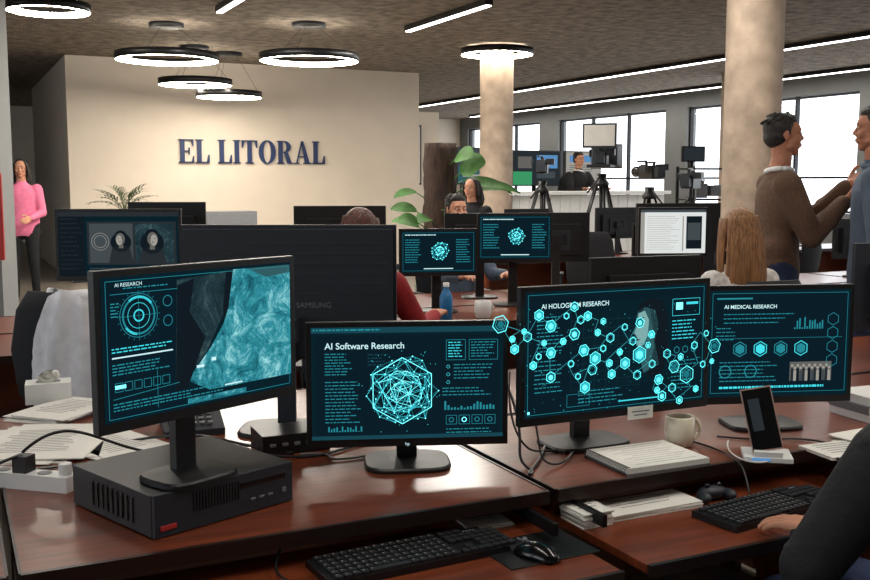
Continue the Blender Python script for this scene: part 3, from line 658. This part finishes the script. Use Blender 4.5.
cable([(.85,2.95,z),(.95,2.9,z),(1.08,2.95,z),(1.2,2.85,z),(1.05,2.7,z),(1.2,2.64,z),(1.35,2.7,z)],.003)
cable([(.72,2.95,z),(.83,2.8,z),(.82,2.68,z),(.83,2.62,.765),(.83,2.57,.70)],.003)
cable([(.93,2.69,z),(.86,2.62,z),(.8,2.72,z),(.87,2.9,z)],.0025,'white')
b=MB(); b.ell((0,0,.02),(.045,.026,.019),'dark'); b.ell((-.04,-.018,.016),(.016,.027,.015),'dark'); b.ell((.04,-.018,.016),(.016,.027,.015),'dark'); b.cyl((-.018,0,.036),(-.018,0,.045),.007,mat='blackg'); b.cyl((.018,0,.036),(.018,0,.045),.007,mat='blackg')
b.build('game_controller',(.745,2.61,TZ),R(20))
b=MB(); b.lathe((0,0,0),[(.001,0),(.034,0),(.035,.15),(.022,.18),(.014,.19),(.014,.21),(.001,.21)],'blue',24); b.lathe((0,0,.205),[(.017,0),(.017,.022),(.001,.022)],'white',20); b.build('water_bottle',(.06,5.35,DZ))

# ------------------------------------------------------------------ office chairs
def office_chair(x,y,yaw,fab='chairf',seat=.46,drape=False):
    e=empty('office_chair',(x,y,0),R(yaw)); b=MB()
    def pad(w,d,zs):
        return [[V((abs(math.cos(a))**.6*math.copysign(w*k,math.cos(a)),abs(math.sin(a))**.6*math.copysign(d*k,math.sin(a)),z)) for a in [2*math.pi*i/28 for i in range(28)]] for k,z in zs]
    b.loft(pad(.24,.23,((.9,seat-.07),(1,seat-.05),(1,seat-.02),(.93,seat))),fab)
    b.build('seat',(0,.02,0),0,e)
    b=MB(); rings=[]
    for zz,w in ((.0,.17),(.06,.21),(.25,.225),(.42,.2),(.5,.15)):
        rings.append([V((math.cos(a)*w,-.24-.03*math.sin(zz*6)+.03*(math.cos(a)**2)+.022*math.sin(a),seat+.1+zz)) for a in [2*math.pi*i/24 for i in range(24)]])
    b.loft(rings,fab); b.build('backrest',(0,0,0),0,e)
    b=MB(); b.box((0,-.22,seat+.02),(.06,.02,.24),'black'); b.box((0,-.12,seat-.075),(.06,.22,.02),'black')
    b.cyl((0,0,.12),(0,0,seat-.06),.028,mat='dmetal')
    for s in (-1,1): b.tube([(s*.2,.0,seat-.06),(s*.27,0,seat-.03),(s*.275,0,seat+.17)],.014,'black'); b.box((s*.275,.0,seat+.19),(.05,.24,.025),'black')
    for k in range(5):
        a=2*math.pi*k/5; c=V((math.cos(a),math.sin(a),0)); b.cyl(V((0,0,.12)),c*.28+V((0,0,.075)),.025,.015,'black'); b.cyl(c*.28+V((-c.y*.02,c.x*.02,.03)),c*.28+V((c.y*.02,-c.x*.02,.03)),.03,mat='blackg')
    b.build('frame',(0,0,0),0,e,bevel=.002)
    if drape:
        b=MB(); rings=[]
        for k in range(12):
            f=k/11; zz=seat+.60-f*.62; w=.10+.06*math.sin(min(1,f*2.5)*1.57)+.02*f
            rings.append([V((.07+math.cos(a)*(w+.012*math.sin(5*a+k*.6)),-.25+math.sin(a)*(.035+.03*math.sin(min(1,f*3)*1.57)+.012*math.sin(7*a+.4*k)),zz+.02*math.sin(3*a))) for a in [2*math.pi*i/48 for i in range(48)]])
        b.loft(rings,'cloth')
        b.tube([(.17,-.24,seat+.50),(.23,-.27,seat+.36),(.24,-.29,seat+.2),(.21,-.30,seat+.04)],.04,'cloth',14)
        b.build('draped_jacket',(0,0,0),0,e)
    return e
office_chair(-1.52,4.36,-14,drape=True)
for u in (5.4,6.7,7.9): p=B(u,7.75); office_chair(p.x,p.y,26+random.uniform(-40,40))

# ------------------------------------------------------------------ people
def hand_mesh(wr,d,n,left,curl=.35,vox=.005,s=1.0,spread=1):
    d=d.normalized(); n=(n-d*n.dot(d)).normalized(); t=d.cross(n)*(-1 if left else 1)
    P=[capsule(wr-d*.03,wr+d*.01,.026*s,.024*s)]
    offs=[.030,.010,-.011,-.030]; L=[.072,.080,.074,.058]; base=[.086,.09,.086,.078]
    for k in range(4):
        kn=wr+d*base[k]*s+t*offs[k]*s
        P.append(capsule(wr+d*.012+t*offs[k]*.6*s,kn,.0155*s,.0125*s))
        p=kn; ang=curl*.4; sp=t*offs[k]*.9*spread*(3 if spread>1 else 1)
        dd0=(d+sp).normalized()
        for f,r1,r2 in ((.46,.0098,.009),(.30,.009,.0082),(.24,.0082,.0068)):
            dd=dd0*math.cos(ang)+n*math.sin(ang); q=p+dd*L[k]*f*s; P.append(capsule(p,q,r1*s,r2*s,10)); p=q; ang+=curl
    p=wr+d*.02*s+t*.02*s; q=p+(d*.6+t*.65+n*.15).normalized()*.045*s; P.append(capsule(p,q,.016*s,.0125*s))
    r=q+(d*.8+t*.4+n*.25).normalized()*.032*s; P.append(capsule(q,r,.0115*s,.010*s)); P.append(capsule(r,r+(d*.95+n*.25).normalized()*.024*s,.010*s,.0078*s))
    return remesh(P,vox,2)
def person(name,loc,yaw,seated,top,bottom,hair='short',hairm='hdark',skin='skin',handL=None,handR=None,lean=0,hyaw=0,hpitch=0,scale=1,zoff=0,vox=.013,wide=1.0,curl=.4,nL=None,nR=None,handvox=.005,collar=None,poleL=None,poleR=None,dL=None,dR=None,fat=1.0,headz=.685,hs=.97,spread=1):
    pz=(.56 if seated else .95); pel=V((0,0,pz)); L=V((0,math.sin(lean),math.cos(lean))); F=V((0,math.cos(lean),-math.sin(lean)))
    P=lambda h,y=0,x=0: pel+L*h+F*y+V((x,0,0))
    parts=[];segs=[]
    def cap(p,q,r1,r2,tag,n=14): parts.append(capsule(p,q,r1,r2,n)); segs.append((V(p),V(q),(r1+r2)/2,tag))
    secs=[(-.12,.14,.095),(-.07,.168,.115),(0,.17,.120),(.1,.158,.112),(.2,.158,.110),(.3,.172,.115),(.39,.180,.113),(.445,.165,.098),(.485,.11,.075),(.52,.06,.055)]
    ring=lambda h,a,b:[P(h,b*math.sin(t),a*wide*math.cos(t)) for t in [2*math.pi*i/28 for i in range(28)]]
    rb=MB(); rb.loft([ring(*s) for s in secs],'black'); parts.append((rb.v,rb.f))
    if not seated:   # gathered sweater hem and soft waist folds
        for h,a in ((-.075,.172),(.02,.171),(.085,.163)):
            parts.append(capsule(P(h,-.02,-.10),P(h+.012,-.02,.10),.094,.094,16))
    segs+=[(P(-.03),P(.42),.135,top),(P(.455,0,-.12),P(.455,0,.12),.07,top),(P(-.16),P(-.13),.10,bottom)]
    cap(P(.48,-.005),P(.60,.012),.060,.054,skin); segs[-1]=(P(.54),P(.61,.015),.054,skin)
    for s,tg,nn,pole,dd in ((-1,handL,nL,poleL,dL),(1,handR,nR,poleR,dR)):
        S=P(.44,0,s*.172*wide); 
        tg=V(tg) if tg is not None else S+V((s*.08,.03,-.54))
        l1,l2=.29,.265; D=(tg-S); dist=min(D.length,l1+l2-.005); D=D.normalized(); W=S+D*dist
        a=(l1*l1-l2*l2+dist*dist)/(2*dist); h=math.sqrt(max(l1*l1-a*a,0)); po=V(pole) if pole else V((s*.35,-.25,-1)); po=(po-D*po.dot(D)).normalized()
        E=S+D*a+po*h
        cap(S,E,.068*fat,.052*fat,top); cap(E,W,.052*fat,.038*fat,top)
        for k in range(5):
            c=S.lerp(E,.35+.14*k) if k<3 else E.lerp(W,.25+.25*(k-3)); parts.append(ellip(c,(.057*fat,.057*fat,.02),12,Matrix.Rotation(.4*(k-2),3,'Y')))
        cap(W,W+(W-E).normalized()*.02,.027,.026,skin)
        n=V(nn) if nn else V((-s,0,-.3)) if not seated else V((0,0,-1))
        hd=V(dd) if dd else (W-E)
        hv,hf=hand_mesh(W+(W-E).normalized()*.02,hd,n,s<0,curl,handvox,1.0,spread)
        segs.append(('hand',hv,hf))
    for s in (-1,1):
        Hh=P(-.05,0,s*.09*wide)
        if seated: K=V((s*.13,.43,pz-.02)); A=V((s*.13,.47,.10))
        else: K=V((s*.11,.02,.50)); A=V((s*.12,-.02,.10))
        cap(Hh,K,.088,.062,bottom); cap(K,A,.060,.046,bottom)
        cap(A+V((0,0,-.045)),A+V((s*.015,.15,-.058)),.042,.036,'shoe')
    hands=[x for x in segs if x[0]=='hand']; segs=[x for x in segs if x[0]!='hand']
    bv,bf=remesh(parts,vox,4)
    bv_n=np.array(bv); cen=np.array([bv_n[list(f)].mean(axis=0) for f in bf])
    best=np.full(len(cen),1e9); idx=np.zeros(len(cen),int)
    for i,(p,q,r,t) in enumerate(segs):
        p=np.array(p);q=np.array(q); d=q-p; L2=max(d@d,1e-9); tt=np.clip(((cen-p)@d)/L2,0,1); dist=np.linalg.norm(cen-(p+tt[:,None]*d),axis=1)-r
        k=dist<best; best[k]=dist[k]; idx[k]=i
    b=MB(); b.add(bv,bf,[segs[i][3] for i in idx],True)
    for _,hv,hf in hands: b.add(hv,hf,skin,True)
    if collar:
        c=P(.515); b.tube([c+L*(.014*math.cos(a))+F*(.066*math.sin(a))+V((.072*math.cos(a),0,0)) for a in [2*math.pi*i/20 for i in range(21)]],.014,collar)
    Mh=Matrix.Translation(P(headz,.022))@Matrix.Rotation(hyaw,4,'Z')@Matrix.Rotation(-hpitch,4,'X')@Matrix.Scale(hs,4); b.T=Mh
    hp=[ellip((0,-.012,.03),(.074,.092,.088)),ellip((0,.018,-.035),(.059,.066,.07)),ellip((0,.048,-.086),(.028,.026,.022)),
        ellip((0,.062,.03),(.054,.022,.036)),ellip((-.035,.054,-.022),(.024,.024,.028)),ellip((.035,.054,-.022),(.024,.024,.028)),
        capsule((0,.078,.014),(0,.094,-.018),.008,.0100),ellip((.009,.087,-.024),(.0075,.009,.0065)),ellip((-.009,.087,-.024),(.0075,.009,.0065)),
        capsule((-.033,.074,.031),(.033,.074,.031),.009,.009),ellip((0,.074,-.053),(.026,.014,.017)),capsule((-.045,.02,-.06),(0,.043,-.088),.02,.02),capsule((.045,.02,-.06),(0,.043,-.088),.02,.02),
        ellip((-.075,-.005,.0),(.006,.016,.028)),ellip((.075,-.005,.0),(.006,.016,.028)),capsule((0,-.02,-.14),(0,-.02,-.04),.052,.055)]
    hv,hf=remesh(hp,.005,4); b.add(hv,hf,skin,True)
    for s in (-1,1):
        b.ell((s*.030,.0752,.011),(.0115,.0085,.0052),'eyew',12); b.ell((s*.030,.0825,.011),(.0046,.003,.0046),'eyed',10)
        vs,fs=capsule((s*.015,.085,.030),(s*.043,.0765,.032),.0028,.0022,8); b.add(vs,fs,hairm,True)
        vs,fs=capsule((s*.019,.081,.0165),(s*.041,.076,.016),.0030,.0026,8); b.add(vs,fs,skin,True)
    b.ell((0,.0865,-.049),(.019,.0045,.003),'lip',12); b.ell((0,.0855,-.0555),(.015,.005,.0035),'lip',12)
    hp=[ellip((0,-.026,.044),(.080,.090,.082),24),ellip((0,-.047,.0),(.076,.067,.066),24)]
    if hair=='short':
        hp+=[ellip((0,.018,.086),(.060,.052,.034)),capsule((-.072,.012,.045),(-.073,.012,.005),.008,.005),capsule((.072,.012,.045),(.073,.012,.005),.008,.005)]
        rs=random.Random(3)
        for k in range(46):   # swept locks that break up the hair outline
            a=rs.uniform(0,6.28); h=rs.uniform(.35,1.0); q=math.sqrt(1-h*h*.8)
            c=V((.076*q*math.cos(a),-.022+.086*q*math.sin(a),.046+.080*h))
            if c.y>.055 and c.z<.075: continue
            hp.append(capsule(c,c+V((rs.uniform(-.012,.012),-.03,-.012)),.0085,.004,8))
    hv,hf=remesh(hp,.0045,2 if hair=='short' else 5); b.add(hv,hf,hairm,True)
    if hair in('long','mid','bun'):
        n=96; rings=[]; K=18; LL={'long':.36,'mid':.2,'bun':.08}[hair]
        for k in range(K):
            f=k/(K-1); z=.085-f*(LL+.085); w=.078+.036*math.sin(min(f*1.6,1.57))-.03*max(f-.75,0)*3; dp=.062+.012*math.sin(f*3)-.03*max(f-.8,0)*2
            cy=-.045-.03*math.sin(f*2.4)-.01*f; q=min(1,f*3)
            rings.append([V(((w*math.cos(a))*(1+q*(.035*math.sin(11*a+2*f)+.025*math.sin(29*a+1.5*f))),cy+dp*math.sin(a)*(1+q*(.04*math.sin(9*a+3*f)+.03*math.sin(31*a))),z+q*.010*math.sin(7*a)+q*.006*math.sin(19*a))) for a in [2*math.pi*i/n for i in range(n)]])
        b.loft(rings,hairm)
        if hair!='bun':
            for s in (-1,1): 
                rr=[]
                for k in range(8):
                    f=k/7; c=V((s*(.066+.022*math.sin(f*2.2)),.015-.01*f,.07-f*(LL*.85))); rr.append([c+V((.017*(1-.4*f)*math.cos(a)*(1+.15*math.sin(5*a)),.034*(1-.3*f)*math.sin(a),0)) for a in [2*math.pi*i/16 for i in range(16)]])
                b.loft(rr,hairm)
        else: b.ell((0,-.12,.06),(.04,.035,.04),hairm)
    o=b.build(name,(loc[0],loc[1],zoff),R(yaw)); o.scale=(scale,)*3
    return o
person('seated_woman',(-.36,4.68),-8,True,'tred','tblack','mid','hred',handL=(-.18,.46,.80),handR=(.30,.42,.80),lean=.06,zoff=.035,wide=.95); office_chair(-.36,4.68,-8)
person('seated_woman',(1.49,4.82),22,True,'twhite','tblack','long','hblond',handL=(-.15,.36,.72),handR=(.15,.36,.72),lean=.05,wide=.93,zoff=.03); office_chair(1.49,4.82,22)
person('seated_man',(.15,7.4),205,True,'tgrey','jeans','short','hdark',handL=(-.18,.44,.8),handR=(.18,.44,.8),zoff=.06,lean=.0); office_chair(.15,7.4,205,seat=.50)
person('standing_woman',(.36,9.7),150,False,'tblack','tblack','mid','hdark',scale=.885)
person('standing_woman',(-5.10,12.4),195,False,'tpink','tblack','mid','hdark',scale=1.02,handL=(-.12,.25,1.05),handR=(.22,.05,.88))
person('standing_man',(1.965,5.75),-96,False,'tsweat','jeans','short','hdark','skin2',handL=(-.06,.36,1.38),handR=(.12,.30,1.30),hyaw=.0,hpitch=-.05,scale=1.075,nL=(.5,0,.8),nR=(-.6,.1,.6),curl=.22,wide=1.1,collar='white',vox=.011,poleL=(-.3,-.2,-1),poleR=(.3,-.2,-1),dL=(.1,.8,.5),dR=(-.1,.9,.35),fat=1.15,hs=.97,headz=.70,spread=2)
person('standing_man',(2.35,5.35),66,False,'tgrey','jeans','short','hdark','skin2',scale=1.095,wide=1.1,collar='tgrey',vox=.011,fat=1.1,hs=.95)
fu=V((1.13,1.985,0))
person('seated_person',(fu.x,fu.y),26,True,'tblack','jeans','short','hdark','skin',handL=(-.12,.325,.745),handR=(.28,.46,.74),lean=.24,hpitch=-.1,vox=.009,curl=.26,handvox=.0032,nL=(0,0,-1),nR=(0,0,-1),dL=(-.32,1,-.06),dR=(0,1,-.1),wide=1.02,fat=1.2,poleL=(-.8,-.4,-.25),scale=.97,spread=2)
office_chair(fu.x,fu.y,26,fab='chairb')

# ------------------------------------------------------------------ studio / background
uwbox('studio_platform',7.0,9.8,12.45,14.4,0,.55,'dark')
b=MB(); n=16; L=2.7
for i in range(n):
    x=i*L/n+L/n/2; b.box((x,.0,.66),(L/n*.96,.10,1.32),'white')
b.box((L/2,.06,1.35),(L+.1,.42,.05),'white'); b.build('studio_counter',B(7.05,12.15),TH,bevel=.004)
def tv(u,w,z,W,H,mode):
    e=empty('wall_television',B(u,w,z),TH); b=MB(); b.box((0,.03,0),(W,.06,H),'black'); b.box((0,.08,-H/2-(z-H/2-.55)/2),(.06,.04,z-H/2-.55+.2),'dmetal'); b.box((0,.08,-(z-.565)),(.5,.25,.02),'dmetal'); b.build('housing',(0,0,0),0,e)
    g=G(W-.04,H-.04)
    if mode==0: g.rect(0,0,1,1,'sgrey'); g.up(); g.rect(.0,.5,1,1,'sfaced'); g.up(); g.rect(.55,.1,.9,.45,'sgrey2'); g.ngon(.3,.4,.08,16,'sface'); g.rect(.1,.75,.8,.82,'sphoto')
    elif mode==1: g.rect(0,0,1,1,'sgrey2'); g.up(); g.rect(0,.6,.4,1,'sgreen'); g.rect(.5,.1,.95,.5,'sblue'); g.rect(.5,.6,.9,.8,'sgrey'); g.rect(.1,.15,.4,.5,'sphotod')
    else: g.rect(0,0,1,1,'sphoto'); g.up(); g.rect(.1,.1,.9,.3,'sblue'); g.text(.1,.4,.9,8,'sgrey',dy=.06,th=.02)
    g.b.build('display_image',(0,-.002,0),0,e)
tv(7.45,13.6,1.75,.9,.56,0); tv(8.42,13.6,1.72,.9,.56,1); tv(9.3,13.6,1.72,.7,.56,2)
p=B(8.80,13.0); person('seated_man',(p.x,p.y),206,True,'tblack','tblack','short','hdark',handL=(-.2,.42,.8),handR=(.2,.42,.8),zoff=.60,collar='white',vox=.016); office_chair(p.x,p.y,206).location.z=.55
def tripod(x,y,h,name='camera_tripod',big=False,yaw=0,cam=True):
    e=empty(name,(x,y,0),R(yaw)); b=MB()
    for k in range(3):
        a=2*math.pi*k/3+.5; f=V((math.cos(a)*.48,math.sin(a)*.48,0.02)); t=V((math.cos(a)*.06,math.sin(a)*.06,h-.22)); m=(f+t)/2
        off=V((-math.sin(a),math.cos(a),0))*.022
        b.cyl(f,m,.012,.014,'dmetal',8); b.cyl(m-off,t-off,.013,.013,'dmetal',8); b.cyl(m+off,t+off,.013,.013,'dmetal',8); b.ell(f,(.025,.025,.02),'black',10)
        b.cyl(V((0,0,h*.42)),f.lerp(t,.42),.008,.008,'dmetal',6)
    b.cyl((0,0,h*.4),(0,0,h-.1),.02,mat='dmetal'); b.lathe((0,0,h-.24),[(.001,0),(.08,0),(.085,.04),(.05,.08),(.06,.14),(.001,.14)],'black'); b.cyl((0,.03,h-.12),(.1,.45,h-.3),.01,mat='black')
    b.build('tripod',(0,0,0),0,e)
    b=MB(); z=h
    if cam:
        b.box((0,0,z+.07),(.13,.30,.16),'black'); b.cyl((0,-.15,z+.08),(0,-.32,z+.08),.055,.065,'blackg',20); b.box((0,.0,z+.185),(.03,.2,.02),'black'); b.box((0,-.08,z+.165),(.03,.02,.04),'black'); b.box((0,.08,z+.165),(.03,.02,.04),'black')
        b.box((-.1,.1,z+.13),(.1,.12,.07),'black'); b.box((.12,.05,z+.12),(.015,.12,.08),'dark'); b.box((0,.2,z+.07),(.1,.1,.12),'dark'); b.cyl((.05,-.2,z+.2),(.05,0,z+.2),.012,mat='black')
    if big:
        b.loft([[V(q) for q in ((-.14,-.32,z-.0),(.14,-.32,z-.0),(.14,-.32,z+.2),(-.14,-.32,z+.2))],[V(q) for q in ((-.18,-.56,z-.04),(.18,-.56,z-.04),(.18,-.56,z+.24),(-.18,-.56,z+.24))]],'dark',False)
        b.box((0,.27,z+.30),(.36,.03,.26),'dark'); b.box((0,.288,z+.30),(.32,.006,.22),'paper'); b.box((0,.2,z+.2),(.03,.03,.2),'black'); b.box((0,.05,z-.02),(.25,.6,.03),'black')
    b.build('video_camera',(0,0,0),0,e,bevel=.003)
tripod(1.82,11.0,1.70,big=True,yaw=165); tripod(1.30,12.2,1.62,yaw=170); tripod(2.52,11.8,1.55,yaw=200); tripod(2.75,10.8,1.45,yaw=150)
b=MB()
for x in (-.35,.35):
    for y in (-.2,.2): b.box((x,y,.85),(.03,.03,1.7),'dmetal')
for k in range(5): b.box((0,0,.15+k*.38),(.72,.42,.02),'dmetal')
for k in range(4):
    for j in range(3): b.box((-.2+j*.2,random.uniform(-.04,.04),.16+k*.38+.10),(.15,.28,random.uniform(.12,.22)),random.choice(['black','dark','grey']))
b.build('equipment_shelf',(3.45,12.6,0),R(15))
e=empty('studio_display_stand',(2.98,11.7,0),R(10)); 
b=MB(); b.cyl((0,0,0.02),(0,0,1.75),.02,mat='dmetal'); b.lathe((0,0,0),[(.001,.0),(.22,0),(.22,.02),(.001,.03)],'dmetal'); b.box((0,-.03,1.83),(.28,.04,.18),'black'); b.box((0,-.052,1.83),(.25,.002,.15),'sgrey2'); b.build('display',(0,0,0),0,e)
def cabinet(x,y,w,d,h,mat,nm='storage_cabinet'):
    b=MB(); b.box((0,0,h/2),(w,d,h),mat)
    for k in range(max(1,int(w/.45))):
        n=max(1,int(w/.45)); ww=w/n; b.box((-w/2+ww*(k+.5),-d/2-.008,h/2),(ww-.012,.016,h-.06),mat); b.box((-w/2+ww*(k+.85),-d/2-.02,h*.6),(.012,.012,.12),'metal')
    b.build(nm,(x,y,0),TH,bevel=.003)
cabinet(-2.8,13.4,.75,.4,1.12,'grey'); cabinet(-4.0,12.9,.9,.4,.98,'dark')
def leaf(b,o,az,el,L,W,mat,droop=.6,n=8,roll=0):
    rows=[];p=V(o); 
    for i in range(n+1):
        f=i/n; a=el-droop*f*1.6; d=V((math.cos(az)*math.cos(a),math.sin(az)*math.cos(a),math.sin(a))); s=V((-math.sin(az),math.cos(az),0)); s=s*math.cos(roll)+d.cross(s)*math.sin(roll); w=W*math.sin(math.pi*min(1,f*.92+.05))**.8
        up=d.cross(s)*-.15*w
        rows.append([p-s*w+up*-1,p,p+s*w+up*-1]); p=p+d*L/n
    vs=[q for r in rows for q in r]; fs=[]
    for i in range(n):
        for j in range(2): fs.append((i*3+j,i*3+j+1,(i+1)*3+j+1,(i+1)*3+j))
    b.add(vs,fs,mat,True)
def palm(x,y,z,s=1,name='potted_palm'):
    b=MB(); b.lathe((0,0,0),[(.001,0),(.07,0),(.09,.14),(.08,.14),(.078,.12),(.001,.12)],'terra',24)
    for k in range(15):
        az=k*2.4; el=1.35-.05*k; n=7; p=V((0,0,.12)); L=.34
        for i in range(n):
            a=el-.75*i/n*1.3; d=V((math.cos(az)*math.cos(a),math.sin(az)*math.cos(a),math.sin(a))); q=p+d*L/n; b.cyl(p,q,.004,.003,'leafd',5,cap=False)
            if i>1:
                for sgn in (-1,1): leaf(b,q,az+sgn*.8,a+.1,.12,.008,'leafd',.5,3)
            p=q
    o=b.build(name,(x,y,z)); o.scale=(s,s,s)
palm(-4.0,12.9,.98,1.2)
def bigplant(x,y):
    b=MB(); b.lathe((0,0,0),[(.001,0),(.22,0),(.27,.42),(.25,.42),(.24,.38),(.001,.38)],'terra',32)
    rings=[]
    for k in range(22):
        z=.36+k*.074; rings.append([V(((.16+.012*math.sin(5*a+k)+.014*math.sin(11*a-k*.7))*math.cos(a),(.15+.012*math.sin(4*a+k))*math.sin(a),z)) for a in [2*math.pi*i/32 for i in range(32)]])
    b.loft(rings,'bark')
    for az,z,el,L,W,ro in ((-.5,1.52,.75,.36,.14,1.1),(-.9,1.66,.5,.34,.11,.9),(.0,1.30,.5,.62,.05,1.0),(3.0,1.12,.5,.34,.06,-1.1),(3.3,1.32,.2,.30,.05,-.9),(-1.3,1.15,.4,.30,.09,.5),(-2.0,1.05,.3,.32,.08,-.5),(-.8,1.1,.3,.5,.07,.9),(.05,1.45,.15,.66,.04,1.1),(-2.6,1.0,.6,.30,.07,-.9),(-.2,1.36,.35,.74,.045,1.0),(-.5,1.2,.6,.34,.08,.9),(2.7,.95,.6,.4,.06,-.9)):
        c=V((.13*math.cos(az),.13*math.sin(az),z)); q=c+V((math.cos(az)*.12,math.sin(az)*.12,.08)); b.cyl(c,q,.008,.006,'leaf',6); leaf(b,q,az,el,L*.85,W,'leaf',.6,10,ro)
    b.build('potted_philodendron',(x,y,0))
bigplant(.05,10.6)
b=MB(); b.box((0,0,0),(.5,.04,1.1),'black'); b.box((0,-.022,0),(.44,.004,1.04),'paper'); b.box((0,-.025,.2),(.3,.002,.3),'sblue'); b.build('framed_poster',B(7.75,17.0,2.0),TH)
b=MB(); b.box((0,0,1.4),(1.0,.1,2.8),'wall'); b.build('wall_partition',B(7.9,17.1,0),TH)

# ------------------------------------------------------------------ world + camera
w=bpy.data.worlds.new('World'); scene.world=w; w.use_nodes=True; bg=w.node_tree.nodes['Background']
bg.inputs[0].default_value=(.88,.94,1,1); bg.inputs[1].default_value=3.4
cam=bpy.data.cameras.new('camera'); co=bpy.data.objects.new('camera',cam); COL.objects.link(co)
cam.sensor_width=36; cam.lens=36*1000/870; cam.clip_start=.05
co.location=(0,0,1.52); co.rotation_euler=(R(90-6.22),0,0); scene.camera=co
